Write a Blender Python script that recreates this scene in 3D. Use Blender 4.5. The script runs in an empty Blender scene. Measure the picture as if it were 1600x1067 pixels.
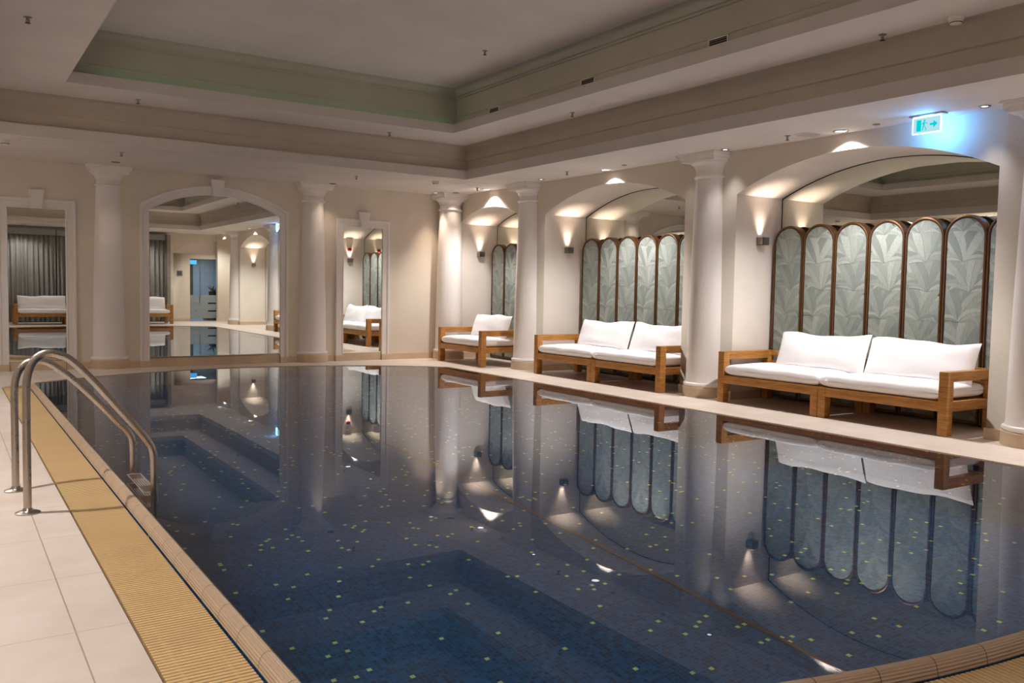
import bpy, bmesh, math, random
from mathutils import Vector, Matrix
random.seed(7)
PI = math.pi
S = bpy.context.scene
COL = S.collection

# ------------------------------------------------------------------ camera
def make_camera():
    yaw, pitch, roll = 0.584227015, -0.059768, 0.018658
    f = Vector((math.sin(yaw)*math.cos(pitch), math.cos(yaw)*math.cos(pitch), math.sin(pitch)))
    r = Vector((math.cos(yaw), -math.sin(yaw), 0)); u = r.cross(f)
    c, s = math.cos(roll), math.sin(roll)
    r2 = c*r + s*u; u2 = -s*r + c*u
    cd = bpy.data.cameras.new('camera'); cam = bpy.data.objects.new('camera', cd); COL.objects.link(cam)
    m = Matrix((r2, u2, -f)).transposed().to_4x4(); m.translation = Vector((0, 0, 1.25))
    cam.matrix_world = m
    cd.sensor_width = 36; cd.lens = 1345.92/1600*36; cd.clip_start = 0.02; cd.clip_end = 200
    S.camera = cam
make_camera()

# ------------------------------------------------------------------ world, exposure, cycles
w = bpy.data.worlds.new('world'); S.world = w; w.use_nodes = True
w.node_tree.nodes['Background'].inputs[0].default_value = (0.9, 0.85, 0.8, 1)
w.node_tree.nodes['Background'].inputs[1].default_value = 0.05
S.view_settings.view_transform = 'Standard'; S.view_settings.look = 'None'
S.view_settings.gamma = 1; S.view_settings.use_curve_mapping = False
S.view_settings.exposure = 2.5
cy = S.cycles
cy.use_denoising = True
cy.max_bounces = 14; cy.diffuse_bounces = 6; cy.glossy_bounces = 8; cy.transmission_bounces = 8
cy.sample_clamp_indirect = 6.0
cy.blur_glossy = 0.5
cy.caustics_refractive = True; cy.caustics_reflective = True

# ------------------------------------------------------------------ lights (ceiling downlights; fixtures are built further down)
ZC, ZM, ZT = 2.915, 3.407, 4.015        # low soffit, middle soffit, top ceiling
XW, XL, YF, YN = 7.76, -0.65, 13.70, -2.65
CXR = 3.555
COOL = (1.0, 0.965, 0.94); WARM = (1.0, 0.80, 0.62)
# x, y, watts, lit look, colour
RIGHT_LIGHTS = [(7.60, 12.36, 36, 1), (7.60, 9.25, 52, 1), (7.61, 5.55, 52, 1), (7.61, 1.75, 50, 1)]
RIGHT_SMALL = [(7.52, 10.66, 3.5), (7.55, 7.78, 1.0), (7.57, 7.06, 3.5), (7.56, 4.08, 3)]
LEFT_LIGHTS = [(-0.42, 12.40, 14), (-0.42, 9.25, 40), (-0.42, 5.50, 48), (-0.42, 1.75, 40)]
FAR_LIGHTS = [(2.03, 13.10, 2), (5.30, 13.36, 3), (7.20, 13.40, 14), (7.46, 13.14, 3)]
NEAR_LIGHTS = [(2.0, -1.75, 14), (5.2, -1.75, 16), (7.6, -1.6, 34)]

def spot(name, loc, watts, angle=110, blend=0.8, radius=0.035, color=COOL, rot=(0, 0, 0), parent=None):
    ld = bpy.data.lights.new(name, 'SPOT'); ld.energy = watts; ld.color = color
    ld.spot_size = math.radians(angle); ld.spot_blend = blend; ld.shadow_soft_size = radius
    o = bpy.data.objects.new(name, ld); COL.objects.link(o); o.location = loc; o.rotation_euler = rot
    if parent: o.parent = parent
    return o

# ------------------------------------------------------------------ materials
def nt(m): return m.node_tree
def newmat(name):
    m = bpy.data.materials.new(name); m.use_nodes = True
    return m, m.node_tree.nodes, m.node_tree.links, m.node_tree.nodes['Principled BSDF']
def N(nodes, t, **kw):
    n = nodes.new(t)
    for k, v in kw.items():
        if k == 'inp':
            for a, b in v.items(): n.inputs[a].default_value = b
        else: setattr(n, k, v)
    return n
def rgb(r, g, b): # sRGB 0..255 to linear
    f = lambda c: ((c/255+0.055)/1.055)**2.4 if c > 10 else c/255/12.92
    return (f(r), f(g), f(b), 1)
def ramp(nodes, stops, interp='LINEAR'):
    n = nodes.new('ShaderNodeValToRGB'); cr = n.color_ramp; cr.interpolation = interp
    while len(cr.elements) < len(stops): cr.elements.new(0.5)
    for e, (p, c) in zip(cr.elements, stops): e.position = p; e.color = c
    return n

def paint(name, col, rough=0.6, bump=0.02, scale=60, var=0.03, spec=0.3):
    m, n, l, b = newmat(name)
    tc = N(n, 'ShaderNodeTexCoord'); nz = N(n, 'ShaderNodeTexNoise', inp={'Scale': 1.7, 'Detail': 4})
    l.new(tc.outputs['Object'], nz.inputs['Vector'])
    c = rgb(*col); d = tuple(max(0, x*(1-var*2)) for x in c[:3])+(1,); e = tuple(min(1, x*(1+var)) for x in c[:3])+(1,)
    r = ramp(n, [(0.3, d), (0.7, e)]); l.new(nz.outputs['Fac'], r.inputs[0]); l.new(r.outputs[0], b.inputs['Base Color'])
    b.inputs['Roughness'].default_value = rough; b.inputs['Specular IOR Level'].default_value = spec
    n2 = N(n, 'ShaderNodeTexNoise', inp={'Scale': scale, 'Detail': 3}); l.new(tc.outputs['Object'], n2.inputs['Vector'])
    bp = N(n, 'ShaderNodeBump', inp={'Strength': bump, 'Distance': 0.01}); l.new(n2.outputs['Fac'], bp.inputs['Height'])
    l.new(bp.outputs[0], b.inputs['Normal'])
    return m

M = {}
M['wall'] = paint('wall_paint', (222, 211, 197), 0.55)
M['ceil'] = paint('ceiling_paint', (226, 219, 214), 0.7)
M['fascia'] = paint('fascia_paint', (214, 206, 200), 0.6)
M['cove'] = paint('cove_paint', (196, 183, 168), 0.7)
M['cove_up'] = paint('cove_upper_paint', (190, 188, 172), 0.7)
M['niche'] = paint('niche_paint', (232, 222, 212), 0.5)
M['white'] = paint('gloss_white_paint', (236, 230, 226), 0.28, 0.015, 30, 0.01, 0.5)
M['trim'] = paint('trim_white_paint', (232, 226, 222), 0.35, 0.01, 40, 0.01, 0.5)
M['white_plastic'] = paint('white_plastic', (230, 226, 220), 0.4, 0, 10, 0.0, 0.5)
M['dark'] = paint('dark_plastic', (40, 36, 32), 0.5, 0, 10, 0.0)
M['shade'] = paint('dark_gap', (22, 22, 24), 0.7, 0, 10, 0.0)

def metal(name, col, rough):
    m, n, l, b = newmat(name)
    b.inputs['Base Color'].default_value = rgb(*col); b.inputs['Metallic'].default_value = 1
    tc = N(n, 'ShaderNodeTexCoord'); nz = N(n, 'ShaderNodeTexNoise', inp={'Scale': 25, 'Detail': 3})
    l.new(tc.outputs['Object'], nz.inputs['Vector'])
    mr = N(n, 'ShaderNodeMapRange', inp={'To Min': rough*0.8, 'To Max': rough*1.25}); l.new(nz.outputs['Fac'], mr.inputs[0]); l.new(mr.outputs[0], b.inputs['Roughness'])
    return m
M['steel'] = metal('brushed_steel', (180, 172, 164), 0.28)
M['chrome'] = metal('chrome', (200, 198, 195), 0.12)
M['nickel'] = metal('satin_nickel', (160, 155, 150), 0.3)
M['bronze'] = metal('bronze_brown_lacquer', (98, 66, 42), 0.42)
M['bronze'].node_tree.nodes['Principled BSDF'].inputs['Metallic'].default_value = 0.55

def mirror_mat(name, tint):
    m, n, l, b = newmat(name)
    b.inputs['Base Color'].default_value = tint; b.inputs['Metallic'].default_value = 1; b.inputs['Roughness'].default_value = 0.0
    nz = N(n, 'ShaderNodeTexNoise', inp={'Scale': 0.8}); tc = N(n, 'ShaderNodeTexCoord'); l.new(tc.outputs['Object'], nz.inputs['Vector'])
    r = ramp(n, [(0, tuple(x*0.99 for x in tint[:3])+(1,)), (1, tint)]); l.new(nz.outputs['Fac'], r.inputs[0]); l.new(r.outputs[0], b.inputs['Base Color'])
    return m
M['mirror'] = mirror_mat('mirror_silver', (0.86, 0.89, 0.86, 1))
M['mirror2'] = mirror_mat('mirror_silver_niche', (0.80, 0.82, 0.74, 1))

def tile_floor():
    m, n, l, b = newmat('porcelain_deck_tiles')
    tc = N(n, 'ShaderNodeTexCoord')
    mp = N(n, 'ShaderNodeMapping', inp={'Location': (-0.376, -0.058, 0)}); l.new(tc.outputs['Object'], mp.inputs[0])
    # grout grid 0.66 m
    def grid(axis, period, wd):
        sx = N(n, 'ShaderNodeSeparateXYZ'); l.new(mp.outputs[0], sx.inputs[0])
        a = N(n, 'ShaderNodeMath', operation='PINGPONG', inp={1: period/2}); l.new(sx.outputs[axis], a.inputs[0])
        g = N(n, 'ShaderNodeMath', operation='LESS_THAN', inp={1: wd}); l.new(a.outputs[0], g.inputs[0]); return g
    gx = grid(0, 0.66, 0.0026); gy = grid(1, 0.66, 0.0016)
    mx = N(n, 'ShaderNodeMath', operation='MAXIMUM'); l.new(gx.outputs[0], mx.inputs[0]); l.new(gy.outputs[0], mx.inputs[1])
    nz = N(n, 'ShaderNodeTexNoise', inp={'Scale': 2.2, 'Detail': 6, 'Roughness': 0.6}); l.new(tc.outputs['Object'], nz.inputs['Vector'])
    r = ramp(n, [(0.3, rgb(210, 193, 180)), (0.7, rgb(225, 212, 201))]); l.new(nz.outputs['Fac'], r.inputs[0])
    # far from camera side the deck has a warm mottled look
    mix = N(n, 'ShaderNodeMix', data_type='RGBA'); l.new(mx.outputs[0], mix.inputs[0]); l.new(r.outputs[0], mix.inputs[6]); mix.inputs[7].default_value = rgb(176, 150, 126)
    l.new(mix.outputs[2], b.inputs['Base Color'])
    b.inputs['Roughness'].default_value = 0.42; b.inputs['Specular IOR Level'].default_value = 0.35
    n2 = N(n, 'ShaderNodeTexNoise', inp={'Scale': 140, 'Detail': 3}); l.new(tc.outputs['Object'], n2.inputs['Vector'])
    bp = N(n, 'ShaderNodeBump', inp={'Strength': 0.08, 'Distance': 0.004}); l.new(n2.outputs['Fac'], bp.inputs['Height']); l.new(bp.outputs[0], b.inputs['Normal'])
    return m
M['deck'] = tile_floor()

def pool_tile():
    m, n, l, b = newmat('blue_mosaic_tiles')
    uv = N(n, 'ShaderNodeUVMap')
    sc = N(n, 'ShaderNodeVectorMath', operation='SCALE'); sc.inputs[3].default_value = 1/0.025; l.new(uv.outputs[0], sc.inputs[0])
    fl = N(n, 'ShaderNodeVectorMath', operation='FLOOR'); l.new(sc.outputs[0], fl.inputs[0])
    fr = N(n, 'ShaderNodeVectorMath', operation='FRACTION'); l.new(sc.outputs[0], fr.inputs[0])
    wn = N(n, 'ShaderNodeTexWhiteNoise', noise_dimensions='2D'); l.new(fl.outputs[0], wn.inputs['Vector'])
    r = ramp(n, [(0.0, rgb(0, 50, 92)), (0.5, rgb(0, 70, 120)), (1.0, rgb(2, 90, 148))]); l.new(wn.outputs['Value'], r.inputs[0])
    off = N(n, 'ShaderNodeVectorMath', operation='ADD'); off.inputs[1].default_value = (31.5, 7.5, 0); l.new(fl.outputs[0], off.inputs[0])
    w2 = N(n, 'ShaderNodeTexWhiteNoise', noise_dimensions='2D'); l.new(off.outputs[0], w2.inputs['Vector'])
    gt = N(n, 'ShaderNodeMath', operation='GREATER_THAN', inp={1: 0.987}); l.new(w2.outputs['Value'], gt.inputs[0])
    m1 = N(n, 'ShaderNodeMix', data_type='RGBA'); l.new(gt.outputs[0], m1.inputs[0]); l.new(r.outputs[0], m1.inputs[6]); m1.inputs[7].default_value = rgb(206, 236, 130)
    sx = N(n, 'ShaderNodeSeparateXYZ'); l.new(fr.outputs[0], sx.inputs[0])
    g = []
    for k in (0, 1):
        a = N(n, 'ShaderNodeMath', operation='LESS_THAN', inp={1: 0.09}); l.new(sx.outputs[k], a.inputs[0]); g.append(a)
    mx = N(n, 'ShaderNodeMath', operation='MAXIMUM'); l.new(g[0].outputs[0], mx.inputs[0]); l.new(g[1].outputs[0], mx.inputs[1])
    m2 = N(n, 'ShaderNodeMix', data_type='RGBA'); l.new(mx.outputs[0], m2.inputs[0]); l.new(m1.outputs[2], m2.inputs[6]); m2.inputs[7].default_value = rgb(16, 108, 158)
    l.new(m2.outputs[2], b.inputs['Base Color']); b.inputs['Roughness'].default_value = 0.5
    return m
M['pool'] = pool_tile()

def water_mat():
    m = bpy.data.materials.new('clear_pool_water'); m.use_nodes = True; n = m.node_tree.nodes; l = m.node_tree.links; n.clear()
    o = n.new('ShaderNodeOutputMaterial'); g = n.new('ShaderNodeBsdfGlass'); g.inputs['IOR'].default_value = 1.333; g.inputs['Roughness'].default_value = 0.0
    g.inputs['Color'].default_value = (0.97, 0.985, 1.0, 1)
    tc = n.new('ShaderNodeTexCoord'); nz = n.new('ShaderNodeTexNoise'); nz.inputs['Scale'].default_value = 1.3; nz.inputs['Detail'].default_value = 1
    l.new(tc.outputs['Object'], nz.inputs['Vector'])
    bp = n.new('ShaderNodeBump'); bp.inputs['Strength'].default_value = 0.05; bp.inputs['Distance'].default_value = 0.006
    l.new(nz.outputs['Fac'], bp.inputs['Height']); l.new(bp.outputs[0], g.inputs['Normal'])
    l.new(g.outputs[0], o.inputs[0]); return m
M['water'] = water_mat()

def simple(name, col, rough=0.5, var=0.06, scale=8, bump=0.1, bscale=80, spec=0.4, dist=0.004, stretch=(1, 1, 1)):
    m, n, l, b = newmat(name)
    tc = N(n, 'ShaderNodeTexCoord'); mp = N(n, 'ShaderNodeMapping', inp={'Scale': stretch}); l.new(tc.outputs['Object'], mp.inputs[0])
    nz = N(n, 'ShaderNodeTexNoise', inp={'Scale': scale, 'Detail': 5}); l.new(mp.outputs[0], nz.inputs['Vector'])
    c = rgb(*col); r = ramp(n, [(0.3, tuple(x*(1-var) for x in c[:3])+(1,)), (0.7, tuple(min(1, x*(1+var)) for x in c[:3])+(1,))])
    l.new(nz.outputs['Fac'], r.inputs[0]); l.new(r.outputs[0], b.inputs['Base Color'])
    b.inputs['Roughness'].default_value = rough; b.inputs['Specular IOR Level'].default_value = spec
    n2 = N(n, 'ShaderNodeTexNoise', inp={'Scale': bscale, 'Detail': 3}); l.new(mp.outputs[0], n2.inputs['Vector'])
    bp = N(n, 'ShaderNodeBump', inp={'Strength': bump, 'Distance': dist}); l.new(n2.outputs['Fac'], bp.inputs['Height']); l.new(bp.outputs[0], b.inputs['Normal'])
    return m
M['grate'] = simple('ochre_grating_plastic', (210, 178, 128), 0.42, 0.05, 3)
M['rim'] = simple('ridged_coping_ceramic', (184, 160, 136), 0.3, 0.05, 5, 0.02, 60, 0.5)
M['rim_joint'] = simple('coping_joint', (128, 98, 72), 0.5)
M['base'] = simple('beige_stone_base', (204, 182, 156), 0.45, 0.08, 4)
M['cloth'] = simple('white_cushion_canvas', (248, 246, 248), 0.85, 0.015, 3, 0.25, 9, 0.2, 0.012)
M['curtain'] = simple('grey_curtain_fabric', (150, 148, 146), 0.85, 0.05, 5)
M['green'] = simple('leaf_green', (44, 60, 34), 0.5, 0.3, 12)
M['seam'] = simple('pool_joint_strip', (92, 74, 70), 0.5)
M['red'] = simple('red_plastic', (170, 30, 28), 0.4)

def wood():
    m, n, l, b = newmat('oiled_teak')
    tc = N(n, 'ShaderNodeTexCoord')
    mp = N(n, 'ShaderNodeMapping', inp={'Scale': (2.2, 2.2, 30)}); l.new(tc.outputs['Object'], mp.inputs[0])
    nz = N(n, 'ShaderNodeTexNoise', inp={'Scale': 2.5, 'Detail': 6, 'Roughness': 0.6, 'Distortion': 0.6}); l.new(mp.outputs[0], nz.inputs['Vector'])
    r = ramp(n, [(0.25, rgb(138, 88, 38)), (0.5, rgb(180, 124, 58)), (0.75, rgb(204, 150, 80))]); l.new(nz.outputs['Fac'], r.inputs[0])
    n2 = N(n, 'ShaderNodeTexNoise', inp={'Scale': 5, 'Detail': 1}); l.new(tc.outputs['Object'], n2.inputs['Vector'])
    mx = N(n, 'ShaderNodeMix', data_type='RGBA', blend_type='MULTIPLY'); mx.inputs[0].default_value = 0.4
    r2 = ramp(n, [(0.35, (0.72, 0.66, 0.6, 1)), (0.65, (1, 1, 1, 1))]); l.new(n2.outputs['Fac'], r2.inputs[0])
    l.new(r.outputs[0], mx.inputs[6]); l.new(r2.outputs[0], mx.inputs[7]); l.new(mx.outputs[2], b.inputs['Base Color'])
    b.inputs['Roughness'].default_value = 0.42
    bp = N(n, 'ShaderNodeBump', inp={'Strength': 0.1, 'Distance': 0.002}); l.new(nz.outputs['Fac'], bp.inputs['Height']); l.new(bp.outputs[0], b.inputs['Normal'])
    return m
M['wood'] = wood()
M['wood_dark'] = simple('brown_door_veneer', (120, 84, 50), 0.5, 0.2, 4, 0.05, 40, 0.4, 0.002, (6, 6, 1))
for i, c in enumerate([(136, 142, 135), (145, 150, 143), (155, 159, 153), (124, 131, 126), (114, 122, 116)]):
    M['leaf%d' % i] = simple('leaf_print_%d' % i, c, 0.7, 0.09, 14, 0.05, 90, 0.25, 0.002, (1, 6, 1))

def emit(name, col, s):
    m = bpy.data.materials.new(name); m.use_nodes = True; n = m.node_tree.nodes; l = m.node_tree.links; n.clear()
    o = n.new('ShaderNodeOutputMaterial'); e = n.new('ShaderNodeEmission'); e.inputs[0].default_value = col; e.inputs[1].default_value = s
    l.new(e.outputs[0], o.inputs[0]); return m
M['lamp'] = emit('lamp_lens_lit', (1.0, 0.97, 0.95, 1), 0.9)
M['lamp_dim'] = emit('lamp_lens_low', (1.0, 0.85, 0.72, 1), 0.4)
M['lamp_off'] = simple('lamp_lens_unlit', (70, 60, 52), 0.3)
M['sign_glow'] = emit('sign_plate_edge', (0.85, 0.98, 1.0, 1), 0.30)
M['sign_field'] = emit('sign_plate_field', (0.50, 0.84, 0.98, 1), 0.16)
M['sign_green'] = emit('sign_pictogram_green', (0.0, 0.62, 0.60, 1), 0.19)
M['cove_led'] = emit('cove_led', (0.35, 1.0, 0.55, 1), 0.2)
M['blue_glow'] = emit('blue_lit_sign', (0.1, 0.5, 1.0, 1), 0.35)

def glass(name, col, rough=0.0, frost=0.0):
    m = bpy.data.materials.new(name); m.use_nodes = True; n = m.node_tree.nodes; l = m.node_tree.links; n.clear()
    o = n.new('ShaderNodeOutputMaterial'); t = n.new('ShaderNodeBsdfTransparent'); t.inputs[0].default_value = col
    g = n.new('ShaderNodeBsdfGlossy'); g.inputs['Roughness'].default_value = rough
    fr = n.new('ShaderNodeFresnel'); fr.inputs[0].default_value = 1.5
    mx = n.new('ShaderNodeMixShader'); l.new(fr.outputs[0], mx.inputs[0]); l.new(t.outputs[0], mx.inputs[1]); l.new(g.outputs[0], mx.inputs[2])
    if frost:
        d = n.new('ShaderNodeBsdfDiffuse'); d.inputs[0].default_value = rgb(176, 186, 192); m2 = n.new('ShaderNodeMixShader'); m2.inputs[0].default_value = frost
        l.new(mx.outputs[0], m2.inputs[1]); l.new(d.outputs[0], m2.inputs[2]); l.new(m2.outputs[0], o.inputs[0])
    else: l.new(mx.outputs[0], o.inputs[0])
    return m
M['glass'] = glass('door_glass', (0.80, 0.84, 0.86, 1))
M['frost'] = glass('frosted_film', (0.8, 0.84, 0.86, 1), 0.3, 0.6)

# ------------------------------------------------------------------ mesh builder
class MB:
    def __init__(s): s.v = []; s.f = []; s.m = []; s.uv = None; s.cur = 0
    def add(s, vs, fs, mi=None):
        b = len(s.v); s.v += [tuple(p) for p in vs]
        mi = s.cur if mi is None else mi
        for f in fs: s.f.append(tuple(b+i for i in f)); s.m.append(mi)
    def box(s, x0, x1, y0, y1, z0, z1, mi=None):
        v = [(x, y, z) for z in (z0, z1) for y in (y0, y1) for x in (x0, x1)]
        s.add(v, [(0, 2, 3, 1), (4, 5, 7, 6), (0, 1, 5, 4), (2, 6, 7, 3), (0, 4, 6, 2), (1, 3, 7, 5)], mi)
    def cbox(s, x0, x1, y0, y1, z0, z1, r=0.006, mi=None):
        bm = bmesh.new(); bmesh.ops.create_cube(bm, size=1)
        for v in bm.verts: v.co = Vector(((x0+x1)/2+v.co.x*(x1-x0), (y0+y1)/2+v.co.y*(y1-y0), (z0+z1)/2+v.co.z*(z1-z0)))
        bmesh.ops.bevel(bm, geom=list(bm.edges), offset=r, segments=2, affect='EDGES', profile=0.6)
        bm.verts.index_update(); s.add([v.co for v in bm.verts], [[v.index for v in f.verts] for f in bm.faces], mi); bm.free()
    def quad(s, a, b, c, d, mi=None): s.add([a, b, c, d], [(0, 1, 2, 3)], mi)
    def strip(s, A, B, closed=False, mi=None):
        n = len(A); v = list(A)+list(B); k = n if closed else n-1
        s.add(v, [(i, (i+1) % n, n+(i+1) % n, n+i) for i in range(k)], mi)
    def rings(s, R, closed=True, cap0=False, cap1=False, mi=None):
        n = len(R[0]); v = [p for r in R for p in r]; fs = []
        for j in range(len(R)-1):
            for i in range(n if closed else n-1):
                fs.append((j*n+i, j*n+(i+1) % n, (j+1)*n+(i+1) % n, (j+1)*n+i))
        if cap0: fs.append(tuple(range(n))[::-1])
        if cap1: fs.append(tuple((len(R)-1)*n+i for i in range(n)))
        s.add(v, fs, mi)
    def lathe(s, prof, cx=0, cy=0, n=48, mi=None, cap=True):
        R = [[(cx+r*math.cos(2*PI*i/n), cy+r*math.sin(2*PI*i/n), z) for i in range(n)] for r, z in prof]
        s.rings(R, True, cap, cap, mi)
    def tube(s, pts, r, n=16, mi=None, caps=True):
        P = [Vector(p) for p in pts]; R = []; up = None
        for i, p in enumerate(P):
            t = ((P[i+1]-p).normalized() if i < len(P)-1 else Vector()) + ((p-P[i-1]).normalized() if i else Vector()); t.normalize()
            if up is None:
                up = Vector((0, 1, 0)) if abs(t.y) < 0.9 else Vector((1, 0, 0))
            a = t.cross(up).normalized(); b = a.cross(t).normalized(); up = b
            rr = r[i] if isinstance(r, (list, tuple)) else r
            R.append([p+a*rr*math.cos(2*PI*k/n)+b*rr*math.sin(2*PI*k/n) for k in range(n)])
        s.rings(R, True, caps, caps, mi)
    def prism(s, poly, f0, f1, mi=None, mside=None):
        n = len(poly); A = [f0(p) for p in poly]; B = [f1(p) for p in poly]
        s.add(A, [tuple(range(n))], mi); s.add(B, [tuple(range(n))[::-1]], mi)
        s.strip(A, B, True, mi if mside is None else mside)
    def build(s, name, mats, parent=None, smooth=None, loc=None, weld=True):
        me = bpy.data.meshes.new(name); me.from_pydata(s.v, [], s.f)
        if not isinstance(mats, (list, tuple)): mats = [mats]
        for m in mats: me.materials.append(M[m] if isinstance(m, str) else m)
        for p, mi in zip(me.polygons, s.m): p.material_index = mi
        bm = bmesh.new(); bm.from_mesh(me)
        if weld: bmesh.ops.remove_doubles(bm, verts=bm.verts, dist=1e-5)
        bmesh.ops.recalc_face_normals(bm, faces=bm.faces)
        bm.to_mesh(me); bm.free()
        if smooth is not None:
            for p in me.polygons: p.use_smooth = True
            me.set_sharp_from_angle(angle=math.radians(smooth))
        o = bpy.data.objects.new(name, me); COL.objects.link(o)
        if parent is not None: o.parent = parent
        if loc is not None: o.location = loc
        return o

def tag(o, label=None, cat=None, group=None, kind=None):
    if label: o['label'] = label
    if cat: o['category'] = cat
    if group: o['group'] = group
    if kind: o['kind'] = kind
    return o
def thing(name, label, cat, loc=(0, 0, 0), rz=0, group=None):
    o = bpy.data.objects.new(name, None); COL.objects.link(o); o.empty_display_size = 0.1
    o.location = loc; o.rotation_euler = (0, 0, rz); return tag(o, label, cat, group)
def copy_tree(src, loc, rz=None, label=None, group=None, parent=None):
    c = src.copy(); COL.objects.link(c)
    if parent is None:
        c.location = loc
        if rz is not None: c.rotation_euler = (0, 0, rz)
        if label: c['label'] = label
        if group: c['group'] = group
    else: c.parent = parent
    for ch in [o for o in bpy.data.objects if o.parent == src and o != c]: copy_tree(ch, None, parent=c)
    return c
def struct(o): o['kind'] = 'structure'; return o

# ------------------------------------------------------------------ pool outline
WZ = 0.050
PX0, PX1, PCX = 0.88, 6.43, 3.655
HC = (PX1-PX0)/2
RF = (HC**2+1.06**2)/(2*1.06); CYF = 12.54-RF
RN = (HC**2+0.70**2)/(2*0.70); CYN = 1.50+RN
def outline(off, n=40):
    """anticlockwise: near arc left to right, right side, far arc right to left, left side"""
    hx = HC+off; P = []
    rn = RN+off; a = math.asin(hx/rn)
    for i in range(n+1):
        t = -a+2*a*i/n; P.append((PCX+rn*math.sin(t), CYN-rn*math.cos(t)))
    rf = RF+off; a2 = math.asin(hx/rf)
    y0 = P[-1][1]; y1 = CYF+rf*math.cos(a2)
    for k in range(1, 30): P.append((PX1+off, y0+(y1-y0)*k/30))
    for i in range(n+1):
        t = a2-2*a2*i/n; P.append((PCX+rf*math.sin(t), CYF+rf*math.cos(t)))
    y0b = P[0][1]
    for k in range(1, 30): P.append((PX0-off, y1+(y0b-y1)*k/30))
    return P

def fill_ring(outer, inner, z, holes_only=False):
    bm = bmesh.new(); es = []
    for L in ([outer] if inner is None else [outer, inner]):
        vs = [bm.verts.new((x, y, z)) for x, y in L]
        es += [bm.edges.new((vs[i], vs[(i+1) % len(vs)])) for i in range(len(vs))]
    bmesh.ops.triangle_fill(bm, use_beauty=True, use_dissolve=False, edges=es)
    bm.verts.index_update()
    r = ([v.co.copy() for v in bm.verts], [[v.index for v in f.verts] for f in bm.faces]); bm.free(); return r

# floor (deck)
GO = 0.325
hole = outline(GO)
# the left grating runs on a little beyond the pool corner as a straight end
mb = MB()
v, f = fill_ring([(XL-0.1, YN-0.9), (9.4, YN-0.9), (9.4, YF+0.1), (XL-0.1, YF+0.1)], hole, 0.0); mb.add(v, f)
mb.strip([(x, y, 0) for x, y in hole], [(x, y, -0.14) for x, y in hole], True)
floor = struct(mb.build('floor', 'deck', weld=True))
# gutter channel, pool basin
mb = MB()
o1 = outline(0.041); o0 = outline(0.0)
mb.strip([(x, y, -0.14) for x, y in hole], [(x, y, -0.14) for x, y in o1], True)
mb.strip([(x, y, -0.14) for x, y in o1], [(x, y, 0.0) for x, y in o1], True)
mb.strip([(x, y, 0.03) for x, y in o0], [(x, y, -1.35) for x, y in o0], True)
v, f = fill_ring(o0, None, -1.35); mb.add(v, f)
pool = mb.build('pool_basin', 'pool')
me = pool.data; uvl = me.uv_layers.new(name='UVMap')
for p in me.polygons:
    nn = p.normal
    for li in p.loop_indices:
        c = me.vertices[me.loops[li].vertex_index].co
        if abs(nn.z) > 0.5: uvl.data[li].uv = (c.x, c.y)
        elif abs(nn.x) > 0.8: uvl.data[li].uv = (c.y, c.z)
        else: uvl.data[li].uv = (c.x, c.z)
tag(pool, 'sunken pool basin lined with small blue mosaic tiles and scattered pale green ones', 'pool', kind='structure')
mb = MB(); mb.box(3.49-0.012, 3.49+0.012, 1.6, 12.4, -1.352, -1.340)
o = mb.build('trim_2', 'seam'); struct(o)
# water body, closed
ow = outline(0.008); mb = MB(); n = len(ow)
v, f = fill_ring(ow, None, WZ); mb.add(v, f); v, f = fill_ring(ow, None, -1.40); mb.add(v, f)
mb.strip([(x, y, WZ) for x, y in ow], [(x, y, -1.40) for x, y in ow], True)
o = mb.build('pool_water', 'water'); tag(o, 'still clear pool water filling the basin up to the ridged edge', 'water', kind='stuff')

# ridged coping around the pool
mb = MB()
base = outline(0.0); nb = len(base)
# resample path evenly
def resample(P, step):
    Q = P+[P[0]]; out = []; acc = 0.0; nxt = 0.0
    for a, b in zip(Q[:-1], Q[1:]):
        d = math.dist(a, b)
        while nxt < acc+d-1e-9:
            t = (nxt-acc)/d; out.append((a[0]+(b[0]-a[0])*t, a[1]+(b[1]-a[1])*t)); nxt += step
        acc += d
    return out
prof = []
for k in range(23):
    a = PI*(1.02-0.78*k/22)     # outer foot (left) over the crest to the water
    rd = (0.0013 if k % 2 else -0.0013) if 0 < k < 21 else 0
    rx, rz = 0.033+rd, 0.056+rd
    prof.append((-math.cos(a)*rx, math.sin(a)*rz))
prof = [(p[0], max(p[1], -0.002)) for p in prof]
# off = distance outward from water line; arc centre sits at off = 0
fine = resample(outline(0.0, 60), 0.0049)
path = [fine[i] for i in range(len(fine)) if i % 50 in (0, 1, 7, 13, 19, 25, 31, 37, 43)]
def normal_out(i, P):
    a = P[i-1]; b = P[(i+1) % len(P)]; dx, dy = b[0]-a[0], b[1]-a[1]; d = math.hypot(dx, dy); return (dy/d, -dx/d)
R = []
mats = []
for i in range(len(path)):
    nx, ny = normal_out(i, path); x, y = path[i]; sc = 1.0
    R.append([(x+nx*(p[0]+0.012)*sc, y+ny*(p[0]+0.012)*sc, p[1]*sc) for p in [(q[0], q[1]) for q in prof]])
R.append(R[0])
for i in range(len(R)-1):
    mb.strip(R[i], R[i+1], False, 1 if i % 9 == 0 else 0)
mb.m = mb.m
o = mb.build('trim_1', ['rim', 'rim_joint'], smooth=25); struct(o)

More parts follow.
